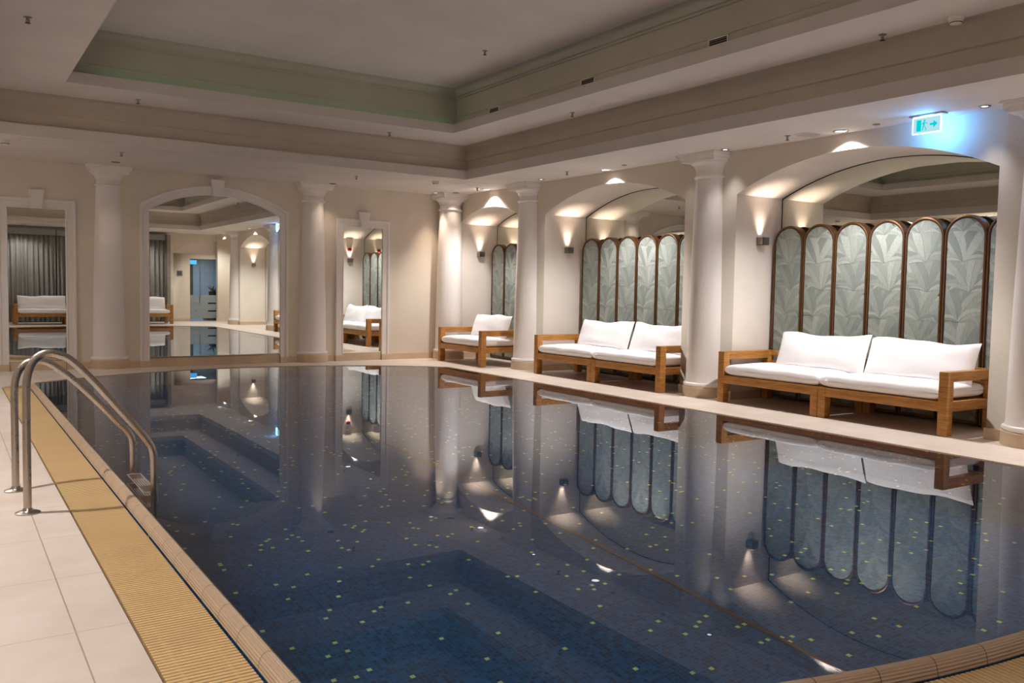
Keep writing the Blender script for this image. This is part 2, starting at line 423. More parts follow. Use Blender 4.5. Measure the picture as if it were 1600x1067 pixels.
# gratings
def grating_straight(name, x0, x1, y0, y1, label, y0f=None):
    mb = MB(); p = 0.024; y = y0
    while y < y1-0.5*p:
        mb.cbox(x0, x1, y, y+0.0165, -0.022, 0.0, 0.002) if y < 5.0 else mb.box(x0, x1, y, y+0.0175, -0.022, 0.0)
        y += p
    for xx in (x0+0.05, x1-0.06): mb.box(xx, xx+0.012, y0, y1, -0.03, -0.003)
    return tag(mb.build(name, 'grate', weld=False), label, 'drain grating')
grating_straight('gutter_grating', PX0-GO+0.010, PX0-0.055, 2.08, 11.70, 'ochre slatted gutter grating running straight beside the steel ladder handrails')
grating_straight('gutter_grating', PX1+0.055, PX1+GO-0.008, 2.10, 11.62, 'thin ochre gutter grating along the sofa side of the pool')
def grating_arc(name, cy, rr, sgn, label):
    mb = MB(); r0, r1 = rr+0.058, rr+GO-0.006
    a = math.asin((HC+0.30)/(rr+GO)); n = int(2*a*rr/0.024)
    for i in range(n):
        t0 = -a+2*a*i/n; t1 = t0+2*a/n*0.7
        pts = [(PCX+r*math.sin(t), cy+sgn*r*math.cos(t)) for r, t in ((r0, t0), (r1, t0), (r1, t1), (r0, t1))]
        pts = [(min(max(px, PX0-GO+0.004), PX1+GO-0.004), py) for px, py in pts]
        mb.prism(pts, lambda p: (p[0], p[1], 0.0), lambda p: (p[0], p[1], -0.022))
    for rb in (r0+0.06, r1-0.05):
        A = [(PCX+rb*math.sin(-a*0.99+2*a*0.99*k/60), cy+sgn*rb*math.cos(-a*0.99+2*a*0.99*k/60)) for k in range(61)]
        B = [(PCX+(rb+.012)*math.sin(-a*0.99+2*a*0.99*k/60), cy+sgn*(rb+.012)*math.cos(-a*0.99+2*a*0.99*k/60)) for k in range(61)]
        mb.strip([(x, y, -0.003) for x, y in A], [(x, y, -0.003) for x, y in B])
    return tag(mb.build(name, 'grate', weld=False), label, 'drain grating')
grating_arc('gutter_grating', CYN, RN, -1, 'curved ochre slatted grating at the bowed near end of the pool')
grating_arc('gutter_grating', CYF, RF, 1, 'curved ochre grating at the bowed far end of the pool under the mirrors')

# ------------------------------------------------------------------ ceiling
def rect(o, x0, x1, y0, y1, z):  # expand by o
    return [(x0-o, y0-o, z), (x1+o, y0-o, z), (x1+o, y1+o, z), (x0-o, y1+o, z)]
LO = (0.24, 6.68, -0.41, 11.46); UP = (1.15, 5.96, 0.46, 10.59)
mb = MB()
def loft(box, prof, mis):
    for (a, b), mi in zip(zip(prof[:-1], prof[1:]), mis):
        mb.strip(rect(a[0], *box, a[1]), rect(b[0], *box, b[1]), True, mi)
# low soffit ring with the side bay
v, f = fill_ring([(XL-0.05, YN-0.8), (9.4, YN-0.8), (9.4, -0.3), (XW+0.02, -0.3), (XW+0.02, YF+0.05), (XL-0.05, YF+0.05)],
                 [p[:2] for p in rect(0, *LO, 0)], ZC); mb.add(v, f, 0)
loft(LO, [(0, ZC), (0, 3.05), (0.07, 3.05), (0.07, 3.035), (0.07, 3.20), (0.055, 3.21), (0.055, 3.27)] +
     [(0.055-0.13*(1-math.cos(PI/2*k/8)), 3.27+0.137*math.sin(PI/2*k/8)) for k in range(1, 9)], [1, 1, 2, 2, 2, 2]+[2]*8)
lo_in = rect(0.055-0.13, *LO, ZM)
mb.strip(lo_in, rect(0, *UP, ZM), True, 0)
loft(UP, [(0, ZM), (0, 3.53), (0.02, 3.53), (0.12, 3.50), (0.12, 3.64), (0.11, 3.645), (0.11, 3.66), (0.12, 3.665), (0.12, 3.90), (0.10, 3.905), (0.10, 3.925), (0.07, 3.93)] +
     [(0.07-0.10*(1-math.cos(PI/2*k/6)), 3.93+0.085*math.sin(PI/2*k/6)) for k in range(1, 7)], [1, 1, 3, 3, 3, 3, 3, 3, 3, 3, 3]+[3]*6)
mb.add(rect(0.07-0.10, *UP, 4.015), [(0, 1, 2, 3)], 0)
ceil = struct(mb.build('ceiling', ['ceil', 'fascia', 'cove', 'cove_up'], smooth=28))

mb = MB(); mb.box(UP[0]+0.3, UP[1]+0.02, UP[3]+0.055, UP[3]+0.07, 3.515, 3.522)
tag(mb.build('cove_light_strip', 'cove_led'), 'faint green cove light strip tucked behind the upper tray edge over the mirrors', 'light strip')

# ------------------------------------------------------------------ walls
def arc_pts(c, half, spring, sag, n=28):
    R_ = (half*half+sag*sag)/(2*sag); a = math.asin(half/R_)
    return [(c+R_*math.sin(-a+2*a*i/n), spring+sag-R_+R_*math.cos(-a+2*a*i/n)) for i in range(n+1)]
mb = MB()
mb.quad((XL, YF, 0), (XW+0.02, YF, 0), (XW+0.02, YF, ZC), (XL, YF, ZC))
struct(mb.build('wall_far', 'wall'))
mb = MB(); mb.quad((XL, YN-0.8, 0), (XL, YF, 0), (XL, YF, ZC), (XL, YN-0.8, ZC)); struct(mb.build('wall_left', 'wall'))

NICHES = [(11.50, 13.50, 0.235), (7.87, 10.87, 0.335), (4.03, 7.03, 0.335), (0.19, 3.19, 0.335)]
SPR = 2.415; XB = 8.56
mb = MB()
def wq(y0, y1, z0, z1): mb.quad((XW, y0, z0), (XW, y1, z0), (XW, y1, z1), (XW, y0, z1), 0)
edges = sorted([(a, b) for a, b, s in NICHES]+[(-2.45, -0.65)]); y = YN
for a, b in edges: wq(y, a, 0, ZC); y = b
wq(y, YF, 0, ZC); wq(-2.45, -0.65, 2.75, ZC)
for a, b, sg in NICHES:
    A = arc_pts((a+b)/2, (b-a)/2, SPR, sg)
    mb.strip([(XW, p[0], p[1]) for p in A], [(XW, p[0], ZC) for p in A], False, 0)
    mb.strip([(XW, p[0], p[1]) for p in A], [(XB, p[0], p[1]) for p in A], False, 1)
    for yy in (a, b): mb.quad((XW, yy, 0), (XB, yy, 0), (XB, yy, SPR), (XW, yy, SPR), 1)
    mb.prism([(a, 0), (b, 0)]+[p for p in A[::-1]], lambda p: (XB+0.012, p[0], p[1]), lambda p: (XB+0.05, p[0], p[1]), 1)
# side bay by the entrance
mb.quad((XW, -2.45, 0), (9.3, -2.45, 0), (9.3, -2.45, ZC), (XW, -2.45, ZC), 0)
mb.quad((XW, -0.65, 0), (9.3, -0.65, 0), (9.3, -0.65, ZC), (XW, -0.65, ZC), 0)
mb.quad((9.3, -2.65, 0), (9.3, -0.65, 0), (9.3, -0.65, ZC), (9.3, -2.65, ZC), 0)
struct(mb.build('wall_right', ['wall', 'niche'], smooth=30))
# near wall: window wall behind the curtain, entrance arch with recessed door wall
mb = MB()
mb.quad((XL, YN, 0), (6.38, YN, 0), (6.38, YN, ZC), (XL, YN, ZC))
EA = arc_pts(7.50, 1.12, 2.27, 0.42)
mb.strip([(p[0], YN, p[1]) for p in EA], [(p[0], YN, ZC) for p in EA])
mb.strip([(p[0], YN, p[1]) for p in EA], [(p[0], YN-0.6, p[1]) for p in EA], False, 1)
for xx in (6.38, 8.62): mb.quad((xx, YN, 0), (xx, YN-0.6, 0), (xx, YN-0.6, 2.27), (xx, YN, 2.27), 1)
mb.quad((8.62, YN, 0), (9.3, YN, 0), (9.3, YN, ZC), (8.62, YN, ZC))
yb = YN-0.6; DX0, DX1, DZ = 6.93, 8.06, 2.10
yl = YN-0.14; yb = YN-0.10; ZL = 2.26
mb.quad((6.38, yb, 0), (DX0, yb, 0), (DX0, yb, ZL), (6.38, yb, ZL)); mb.quad((DX1, yb, 0), (8.62, yb, 0), (8.62, yb, ZL), (DX1, yb, ZL))
mb.quad((DX0, yb, DZ), (DX1, yb, DZ), (DX1, yb, ZL), (DX0, yb, ZL)); mb.quad((6.38, yl, ZL), (8.62, yl, ZL), (8.62, yl, 2.75), (6.38, yl, 2.75), 1); mb.quad((6.38, yb, ZL), (8.62, yb, ZL), (8.62, yl, ZL), (6.38, yl, ZL), 1)  # lunette in the paler niche paint: vault light put into its colour
struct(mb.build('wall_near', ['wall', 'niche'], smooth=30))
# vestibule seen through the glass door
mb = MB()
mb.box(6.2, 9.0, yb-2.6, yb-2.5, 0, 2.7); mb.box(6.2, 6.28, yb-2.5, yb-0.02, 0, 2.7); mb.box(8.9, 9.0, yb-2.5, yb-0.02, 0, 2.7)
mb.box(6.2, 9.0, yb-2.6, yb-0.02, 2.20, 2.25); mb.box(6.2, 9.0, yb-2.6, YN-0.9, -0.05, 0.0)
struct(mb.build('wall_vestibule', 'wall'))
# baseboards
mb = MB()
for a, b in ((XL, 0.60), (1.62, 2.42), (4.68, 5.48), (6.48, XW)): mb.box(a, b, YF-0.014, YF, 0, 0.10)
struct(mb.build('baseboard_far', 'base'))
mb = MB()
for a, b in ((13.5, YF), (10.87, 11.50), (7.03, 7.87), (3.19, 4.03), (-0.65, 0.19)): mb.box(XW-0.014, XW, a, b, 0, 0.10)
for a, b, s in NICHES:
    mb.box(XW-0.014, XB-0.02, a-0.001, a+0.014, 0, 0.10); mb.box(XW-0.014, XB-0.02, b-0.014, b+0.001, 0, 0.10)
struct(mb.build('baseboard_right', 'base'))
mb = MB(); mb.box(6.38, DX0, yb, yb+0.014, 0, 0.09); mb.box(DX1, 8.62, yb, yb+0.014, 0, 0.09); mb.box(6.10, 6.38, YN, YN+0.014, 0, 0.09); struct(mb.build('baseboard_near', 'base'))

# ------------------------------------------------------------------ columns
def make_column(label, loc):
    t = thing('column', label, 'column', loc, 0, 'round white columns around the pool')
    mb = MB()
    pr = [(0.262, 0.125), (0.272, 0.14), (0.274, 0.152), (0.268, 0.166), (0.250, 0.176), (0.243, 0.20), (0.240, 0.30)]
    for k in range(1, 13):
        z = 0.3+(2.62-0.3)*k/12; tt = k/12; pr.append((0.240-0.048*tt**1.5, z))
    mb.lathe(pr, n=64); mb.build('shaft', 'white', t, 35)
    mb = MB()
    pr = [(0.192, 2.62), (0.204, 2.622), (0.214, 2.632), (0.216, 2.642), (0.210, 2.654), (0.194, 2.660), (0.190, 2.67), (0.190, 2.722), (0.198, 2.727), (0.200, 2.735), (0.204, 2.745),
          (0.212, 2.765), (0.228, 2.785), (0.246, 2.797), (0.256, 2.806), (0.256, 2.818)]
    mb.lathe(pr, n=64)
    for a, z0, z1 in ((0.262, 2.818, 2.848), (0.272, 2.848, 2.856), (0.285, 2.856, 2.894), (0.305, 2.894, 2.9145)): mb.cbox(-a, a, -a, a, z0, z1, 0.003)
    mb.build('capital', 'white', t, 30)
    mb = MB(); mb.lathe([(0.276, 0.0), (0.276, 0.118), (0.270, 0.126), (0.2, 0.127)], n=64); mb.build('plinth', 'base', t, 30)
    return t
col0 = make_column('white column standing between the two sofas nearest the exit sign and the middle bay', (7.78, 7.45, 0))
col0['label'] = 'white column between the middle sofa and the largest sofa in view'
for (x, y, lb) in [(7.78, 11.29, 'white column between the single armchair and the middle sofa'),
                   (7.78, 3.61, 'white column at the right picture edge, lit bluish by the exit sign'),
                   (7.78, -0.23, 'white column seen only in the arched mirror, beside the glass entrance door'),
                   (7.56, 13.50, 'white column in the room corner behind the single armchair'),
                   (5.10, 13.77, 'white column between the arched mirror and the narrow mirror on its right'),
                   (2.02, 13.80, 'white column between the arched mirror and the narrow mirror behind the handrails'),
                   (-0.67, 7.45, 'white column on the wall opposite the sofas, facing the middle bays'),
                   (-0.67, 11.29, 'white column on the wall opposite the sofas, near the far corner')]:
    copy_tree(col0, (x, y, 0), 0, lb)

# ------------------------------------------------------------------ mirrors on the far wall
def frame_mesh(inner, outer, y):
    """inner / outer: matching (x, z) lists; swept moulding standing off the wall plane y towards -y"""
    mb = MB(); prof = [(0, 0), (0, 0.030), (0.10, 0.034), (0.16, 0.024), (0.66, 0.026), (0.70, 0.040), (0.92, 0.044), (1.0, 0.040), (1.0, 0.0)]
    rows = [[(a[0]+(b[0]-a[0])*t, y-d, a[1]+(b[1]-a[1])*t) for a, b in zip(inner, outer)] for t, d in prof]
    for A, B in zip(rows[:-1], rows[1:]): mb.strip(A, B)
    return mb
def keystone(mb, c, w1, w0, z0, z1, y, d):
    for s, e, dd in ((0, 0, d), (0.014, 0.012, d+0.01)):
        mb.prism([(c-w0/2+s, z0+e), (c+w0/2-s, z0+e), (c+w1/2-s, z1-e), (c-w1/2+s, z1-e)], lambda p: (p[0], y, p[1]), lambda p: (p[0], y-dd, p[1]))
    mb.cbox(c-w1/2-0.008, c+w1/2+0.008, y-d-0.014, y, z1-0.018, z1, 0.003)
def wall_mirror(label, c, hin, hout, zs, arch):
    t = thing('wall_mirror', label, 'mirror', (0, 0, 0))
    if arch:
        ai = arc_pts(c, hin, 2.34, 0.273, 32); ao = arc_pts(c, hout, 2.418, 0.332, 32)
        inner = [(c-hin, 0.095)]+ai+[(c+hin, 0.095)]; outer = [(c-hout, 0.095)]+ao+[(c+hout, 0.095)]
        gl = [(c-hin, zs)]+ai+[(c+hin, zs)]
    else:
        zi, zo = 2.255, 2.39
        inner = [(c-hin, 0.095), (c-hin, zi), (c+hin, zi), (c+hin, 0.095)]; outer = [(c-hout, 0.095), (c-hout, zo), (c+hout, zo), (c+hout, 0.095)]
        gl = [(c-hin, zs), (c-hin, zi), (c+hin, zi), (c+hin, zs)]
    frame_mesh(inner, outer, YF).build('frame', 'trim', t, 20)
    mb = MB(); mb.prism(gl, lambda p: (p[0], YF-0.004, p[1]), lambda p: (p[0], YF-0.010, p[1]), 0, 1); mb.build('mirror_glass', ['mirror', 'shade'], t)
    mb = MB()
    mb.box(c-hin, c+hin, YF-0.016, YF-0.002, 0.0, zs-0.004); mb.box(c-hin, c-hin+0.006, YF-0.018, YF-0.002, 0.0, zs, 1); mb.box(c+hin-0.006, c+hin, YF-0.018, YF-0.002, 0.0, zs, 1)
    for sx in (-1, 1): a, b = sorted((c+sx*hin, c+sx*hout)); mb.box(a-0.002, b+0.002, YF-0.048, YF, 0.0, 0.095)
    mb.build('stone_base', ['base', 'shade'], t)
    mb = MB()
    if arch: keystone(mb, c, 0.205, 0.155, 2.612, 2.855, YF, 0.075)
    else: keystone(mb, c, 0.205, 0.135, 2.262, 2.512, YF, 0.07)
    mb.build('keystone', 'trim', t)
    return t
wall_mirror('large arched wall mirror with keystone between two white columns', CXR, 0.99, 1.12, 0.13, True)
wall_mirror('narrow upright wall mirror with keystone reflecting a sofa and leaf print screen', 5.98, 0.355, 0.49, 0.13, False)
wall_mirror('narrow upright wall mirror with keystone behind the steel handrails, reflecting a grey curtain', 1.105, 0.355, 0.485, 0.13, False)
# niche mirrors
names = ['arched niche mirror behind the screen in the small corner niche', 'arched niche mirror above the screen behind the middle sofa',
         'arched niche mirror above the screen behind the largest sofa in view', 'arched niche mirror in the bay beyond the right picture edge']
for (a, b, sg), lb in zip(NICHES, names):
    mb = MB(); A = arc_pts((a+b)/2, (b-a)/2-0.004, SPR, sg-0.004)
    mb.prism([(a+0.004, 0.11), (b-0.004, 0.11)]+A[::-1], lambda p: (XB-0.006, p[0], p[1]), lambda p: (XB+0.012, p[0], p[1]), 0, 1)
    Q = [(a+0.004, 0.11)]+A+[(b-0.004, 0.11)]; c_ = (a+b)/2
    mb.strip([(XB-0.008, p[0], p[1]) for p in Q], [(XB-0.008, p[0]+(0.010 if p[0] < c_ else -0.010)*(0 if abs(p[0]-c_) < 0.3 else 1), p[1]-(0.008 if p[1] > SPR-0.05 else 0)) for p in Q], False, 1)
    tag(mb.build('niche_mirror', ['mirror2', 'shade']), lb, 'mirror')

# ------------------------------------------------------------------ folding screens with leaf print
def leaf_pattern(mb, half, zbot, ztop, rnd, xf):
    """flat printed leaf blades clipped to the rounded board; mb faces at depth xf"""
    zc = ztop-half
    def clip(y, z):
        h = half if z < zc else math.sqrt(max(0, half*half-(z-zc)**2)); z = min(max(z, zbot), ztop-0.002)
        h = half if z < zc else math.sqrt(max(0, half*half-(z-zc)**2))
        return (min(max(y, -h), h), z)
    layer = 0
    z = zbot-0.25
    rows = []
    while z < ztop+0.1: rows.append(z); z += 0.30
    for ri, z0 in enumerate(rows):
        cx0 = 0.05*math.sin(ri*2.1)+rnd.uniform(-0.02, 0.02)
        blades = [(-70, 0.34), (70, 0.34), (-50, 0.44), (52, 0.44), (-32, 0.52), (34, 0.52), (-14, 0.56), (16, 0.56), (2, 0.6), (-95, 0.26), (95, 0.26), (-120, 0.22), (120, 0.22)]
        rnd.shuffle(blades)
        for ang, L in blades:
            ang = math.radians(ang+rnd.uniform(-9, 9)); bend = rnd.uniform(0.2, 0.7)*(1 if ang > 0 else -1); wd = L*rnd.uniform(0.13, 0.20)
            L *= rnd.uniform(1.0, 1.35); spine = []; x, zz, a = cx0, z0, ang*0.35
            nseg = 30
            for k in range(nseg+1):
                spine.append((x, zz, a)); a += (ang*0.65+bend*0.8)/nseg; x += math.sin(a)*L/nseg; zz += math.cos(a)*L/nseg
            ci = rnd.choice([0, 1, 1, 2, 2, 3]); layer += 1; d = xf-0.00012*layer
            for side, mi in ((-1, ci), (1, (ci+1) % 4)):
                A = []; B = []
                for k, (x, zz, a) in enumerate(spine):
                    t = k/nseg; ww = wd*math.sin(PI*min(1, t*1.02))**0.75*(1-0.25*t)
                    pass
                    px, pz = clip(x, zz); qx, qz = clip(x+side*ww*math.cos(a), zz-side*ww*math.sin(a))
                    A.append((d, px, pz)); B.append((d, qx, qz))
                for k in range(nseg):
                    mb.strip(A[k:k+2], B[k:k+2], False, mi)
                # side ribs of the blade
                for k in range(2, nseg-2, 2):
                    p0 = Vector(A[k]); p1 = Vector(B[k+1]); q = (p1-p0)
                    if q.length < 0.008: continue
                    nrm = Vector((0, -q.z, q.y)).normalized()*0.0007; off = Vector((-0.00004, 0, 0))
                    mb.add([p0-nrm+off, p0+nrm+off, p1+nrm*0.5+off, p1-nrm*0.5+off], [(0, 1, 2, 3)], 3 if ci in (2,) else 4 if ci < 2 else 1)
            # midrib
            A = []; B = []
            for k, (x, zz, a) in enumerate(spine):
                w_ = 0.0028*(1-k/nseg*0.8)
                px, pz = clip(x-w_*math.cos(a), zz+w_*math.sin(a)); qx, qz = clip(x+w_*math.cos(a), zz-w_*math.sin(a)); A.append((d-0.00006, px, pz)); B.append((d-0.00006, qx, qz))
            mb.strip(A, B, False, 4)
def capsule(half, z0, z1, n=20):
    zc = z1-half
    return [(-half, z0)]+[(-half*math.cos(PI*k/n), zc+half*math.sin(PI*k/n)) for k in range(n+1)]+[(half, z0)]
PP = 0.425
panel_cache = {}
def make_panel(i, parent, yc):
    if i not in panel_cache:
        rnd = random.Random(100+i)
        mb = MB(); ho, hi = 0.209, 0.186; o_ = capsule(ho, 0.02, 2.07); i_ = capsule(hi, 0.05, 2.041)
        D = 0.10
        rows = []
        prof = [(0.0, 0.012), (0.06, 0.0), (0.5, -0.004), (0.94, 0.0), (1.0, 0.012)]  # rounded front, t outer->inner, depth
        for t, d in prof: rows.append([(d, a[0]+(b[0]-a[0])*t, a[1]+(b[1]-a[1])*t) for a, b in zip(o_, i_)])
        back = [[(D, p[0], p[1]) for p in i_], [(D, p[0], p[1]) for p in o_]]
        allr = rows+back+[rows[0]]
        for A, B in zip(allr[:-1], allr[1:]): mb.strip(A, B, True)
        fr = mb.build('panel_frame', 'bronze', None, 30)
        mb = MB(); ii = capsule(hi, 0.05, 2.041)
        mb.prism(ii, lambda p: (0.018, p[0], p[1]), lambda p: (0.035, p[0], p[1]), 3)
        leaf_pattern(mb, hi-0.004, 0.06, 2.036, rnd, 0.0170)
        ins = mb.build('fabric_insert', ['leaf0', 'leaf1', 'leaf2', 'leaf3', 'leaf4'], fr, weld=False)
        panel_cache[i] = (fr, ins)
        fr.parent = parent; fr.location = (0, yc, 0)
        return
    fr, ins = panel_cache[i]
    c = fr.copy(); COL.objects.link(c); c.parent = parent; c.location = (0, yc, 0); d = ins.copy(); COL.objects.link(d); d.parent = c
def screen(ytop, n, label):
    t = thing('folding_screen', label, 'room divider', (8.38, ytop-n*PP/2, 0), 0, 'scalloped leaf print screens')
    for k in range(n): make_panel((k*2+1) % 4, t, n*PP/2-PP*(k+0.5))
    for k in range(1, n):
        yy = n*PP/2-PP*k; mb = MB(); mb.box(0.100, 0.106, yy-0.02, yy+0.02, 0.3, 1.8); mb.build('hinge', 'bronze', t)
screen(6.985, 7, 'scalloped leaf print folding screen with seven brown framed panels behind the largest sofa')
screen(10.73, 6, 'scalloped leaf print folding screen behind the middle sofa')
screen(13.40, 4, 'scalloped leaf print folding screen in the small corner niche')

# ------------------------------------------------------------------ sofas
def pillow_mesh(L, H, T, seed, pinch=0.05):
    rnd = random.Random(seed); nx, nz = 28, 18; mb = MB(); F = []; B = []
    ph = [rnd.uniform(0, 6) for _ in range(6)]
    def P(u, v, s):
        eu, ev = 1-abs(2*u-1)**3.2, 1-abs(2*v-1)**3.2
        th = T/2*max(0, eu*ev)**0.55
        x = (u-0.5)*L*(1-pinch*0.35*(1-abs(2*v-1)**2)); z = (v-0.5)*H*(1-pinch*1.4*(1-abs(2*u-1)**2)*0.9)
        z += 0.012*math.sin(u*7+ph[0])*v+0.006*math.sin(u*15+ph[1])
        th *= 1+0.06*math.sin(u*9+ph[2]+v*4)+0.04*math.sin(v*11+ph[3]+u*5)
        # soft pull creases from the corners
        for cu, cv in ((0, 0), (1, 0), (0, 1), (1, 1)):
            d = math.hypot((u-cu)*L, (v-cv)*H); an = math.atan2((v-cv)*H, (u-cu)*L); th += 0.005*math.sin(an*16+ph[4])*math.exp(-d/0.18)*(1 if eu*ev > 0.05 else 0)
        return (x, s*th, z)
    for s, G in ((-1, F), (1, B)):
        for j in range(nz+1): G.append([P(i/nx, j/nz, s) for i in range(nx+1)])
    for G in (F, B):
        for j in range(nz): mb.strip(G[j], G[j+1])
    return mb
def seat_mesh(x0, x1, y0, y1, z0, z1, seed):
    rnd = random.Random(seed); mb = MB(); nu, nv = 44, 26
    ph = [rnd.uniform(0, 6) for _ in range(5)]
    cx, cy_, hx, hy = (x0+x1)/2, (y0+y1)/2, (x1-x0)/2, (y1-y0)/2
    def se(t): return abs(t)**12
    def P(u, v, s):
        U, V = 2*u-1, 2*v-1
        e = max(0, 1-se(U))*max(0, 1-se(V)); h = (z1-z0)/2
        zz = (z0+z1)/2+s*h*e**0.27
        if s > 0: zz += 0.010*(1-U*U)*(1-V*V)+0.003*math.sin(U*8+ph[0]+V*3)
        zz += 0.0022*math.sin(U*60+ph[1])*math.exp(-(V+1)*4)*(0.5+0.5*math.sin(U*4+ph[2]))
        return (cx+hx*U, cy_+hy*V, zz)
    g = lambda k, n: (1-math.cos(PI*k/n))/2
    for s in (1, -1):
        G = [[P(g(i, nu), g(j, nv), s) for i in range(nu+1)] for j in range(nv+1)]
        for j in range(nv): mb.strip(G[j], G[j+1])
    return mb
DEP = 0.86
def sofa_module(w, arms, label, cat='sofa', seed=1, group=None, name='sofa_section'):
    """local x along the width (0..w), y from front (0) to back (DEP)"""
    t = thing(name, label, cat, (0, 0, 0), 0, group)
    LW, LD = 0.088, 0.095
    for side, has in ((0, arms[0]), (1, arms[1])):
        x0 = 0 if side == 0 else w-LW; x1 = x0+LW
        for fb in (0, 1):
            y0 = 0 if fb == 0 else DEP-LD; top = 0.585 if (has or fb == 1) else 0.313
            mb = MB(); mb.cbox(x0, x1, y0, y0+LD, 0, top, 0.005); mb.build('leg', 'wood', t, 40)
        if has:
            mb = MB(); mb.cbox(x0, x1, LD-0.001, DEP-LD+0.001, 0.495, 0.585, 0.005); mb.build('armrest', 'wood', t, 40)
    mb = MB()
    mb.cbox(LW-0.002, w-LW+0.002, 0.004, 0.048, 0.222, 0.313, 0.004); mb.cbox(LW-0.002, w-LW+0.002, DEP-0.05, DEP-0.006, 0.222, 0.313, 0.004)
    for x0 in (0.012, w-0.056): mb.cbox(x0, x0+0.044, LD-0.002, DEP-LD+0.002, 0.222, 0.313, 0.004)
    for k in range(7): mb.box(0.05, w-0.05, 0.08+0.105*k, 0.15+0.105*k, 0.285, 0.305)
    mb.build('seat_frame', 'wood', t, 40)
    mb = MB(); mb.cbox(LW-0.002, w-LW+0.002, DEP-0.05, DEP-0.006, 0.52, 0.585, 0.004); mb.cbox(LW-0.002, w-LW+0.002, DEP-0.05, DEP-0.006, 0.40, 0.46, 0.004)
    mb.build('back_rail', 'wood', t, 40)
    a0 = LW+0.004 if arms[0] else 0.004; a1 = w-LW-0.004 if arms[1] else w-0.004
    seat_mesh(a0, a1, 0.012, DEP-0.06, 0.312, 0.448, seed).build('seat_cushion', 'cloth', t, 60)
    return t
def put(o, loc, rz): o.location = loc; o.rotation_euler = (0, 0, rz)
W3 = 1.37
secL = sofa_module(W3, (1, 0), 'teak sofa section with its single arm beside the middle column, white seat, largest sofa', seed=3)
secR = sofa_module(W3, (0, 1), 'teak sofa section with its single arm beside the bluish column, white seat, largest sofa', seed=5)
put(secL, (7.50, 6.995, 0), -PI/2); put(secR, (7.50, 6.995-W3-0.006, 0), -PI/2)
copy_tree(secL, (7.43, 10.63, 0), -PI/2, 'teak section with the arm towards the corner, left half of the middle sofa')
copy_tree(secR, (7.43, 10.63-1.37-0.006, 0), -PI/2, 'teak section half hidden by a column, right half of the middle sofa')
arm = sofa_module(1.44, (1, 1), 'teak lounge armchair with two arms and white cushions in the corner niche', 'armchair', 9, name='lounge_chair')
put(arm, (7.18, 13.19, 0), -PI/2)
# three-part sofa before the curtain (seen in the far mirrors)
secM = sofa_module(1.45, (0, 0), 'armless middle section of the teak sofa before the grey curtain', seed=12)
put(secM, (5.96-1.45, -0.70, 0), PI)
copy_tree(secL, (5.96, -0.70, 0), PI, 'teak sofa section before the grey curtain, end nearest the glass door')
e2 = copy_tree(secR, (5.96-2.91, -0.70, 0), PI, 'teak sofa section before the grey curtain, end away from the glass door')
# bay beyond the right edge (mirror only)

def back_cushion(label, L, seed, loc, rz, H=0.43, lean=0.33, roll=0.0):
    o = pillow_mesh(L, H, 0.19, seed).build('back_cushion', 'cloth', None, 70)
    tag(o, label, 'cushion', 'white back cushions on the sofas')
    o.rotation_euler = (0, 0, 0)
    o.matrix_world = Matrix.Translation(Vector(loc)) @ Matrix.Rotation(rz, 4, 'Z') @ Matrix.Rotation(-lean, 4, 'X') @ Matrix.Rotation(roll, 4, 'Y')
    return o
ZP = 0.622
back_cushion('white back cushion at the middle column end of the largest sofa', 1.15, 1, (8.13, 6.07, ZP), -PI/2, roll=-0.01)
back_cushion('white slouching back cushion at the bluish column end of the largest sofa', 1.15, 2, (8.13, 4.915, ZP), -PI/2, roll=0.012)
back_cushion('white back cushion on the left half of the middle sofa', 1.15, 3, (8.05, 9.73, ZP), -PI/2, roll=-0.01)
back_cushion('white back cushion on the middle sofa, partly behind a column', 1.14, 4, (8.05, 8.56, ZP), -PI/2)
back_cushion('white back cushion on the corner armchair', 1.12, 5, (7.79, 12.44, ZP), -PI/2)
for k, lb in enumerate(['white back cushion before the grey curtain, end nearest the glass door', 'white back cushion before the grey curtain, middle of three', 'white back cushion before the grey curtain, end away from the glass door']):
    back_cushion(lb, 1.26, 20+k, (5.96-0.74-1.40*k, -1.33, ZP), PI)

# ------------------------------------------------------------------ pool ladder
def smooth_path(P, n=8):
    P = [Vector(p) for p in P]; out = []
    for i in range(len(P)-1):
        p0 = P[max(i-1, 0)]; p1 = P[i]; p2 = P[i+1]; p3 = P[min(i+2, len(P)-1)]
        for k in range(n):
            t = k/n; out.append(0.5*((2*p1)+(p2-p0)*t+(2*p0-5*p1+4*p2-p3)*t*t+(3*p1-p0-3*p2+p3)*t**3))
    return out+[P[-1]]
lad = thing('pool_ladder', 'bent stainless steel pool ladder with two handrails at the pool edge', 'pool ladder', (0.36, 5.55, 0))
def rail(y, path):
    mb = MB(); mb.tube(smooth_path([(x-0.36, y-5.55, z) for x, z in path]), 0.0205, 20)
    r = mb.build('handrail', 'steel', lad, 60)
    mb = MB(); mb.lathe([(0.062, 0.001), (0.062, 0.006), (0.05, 0.011), (0.028, 0.016), (0.0215, 0.03)], path[0][0]-0.36, y-5.55, 32); mb.build('floor_flange', 'steel', r, 40)
rail(5.25, [(0.362, 0.002), (0.362, 0.35), (0.363, 0.62), (0.368, 0.73), (0.392, 0.81), (0.43, 0.852), (0.475, 0.864), (0.53, 0.850), (0.59, 0.812), (0.70, 0.690), (0.83, 0.525), (0.925, 0.405), (0.968, 0.345), (0.994, 0.295), (1.003, 0.23), (1.004, 0.05), (1.004, -0.4), (1.004, -0.85)])
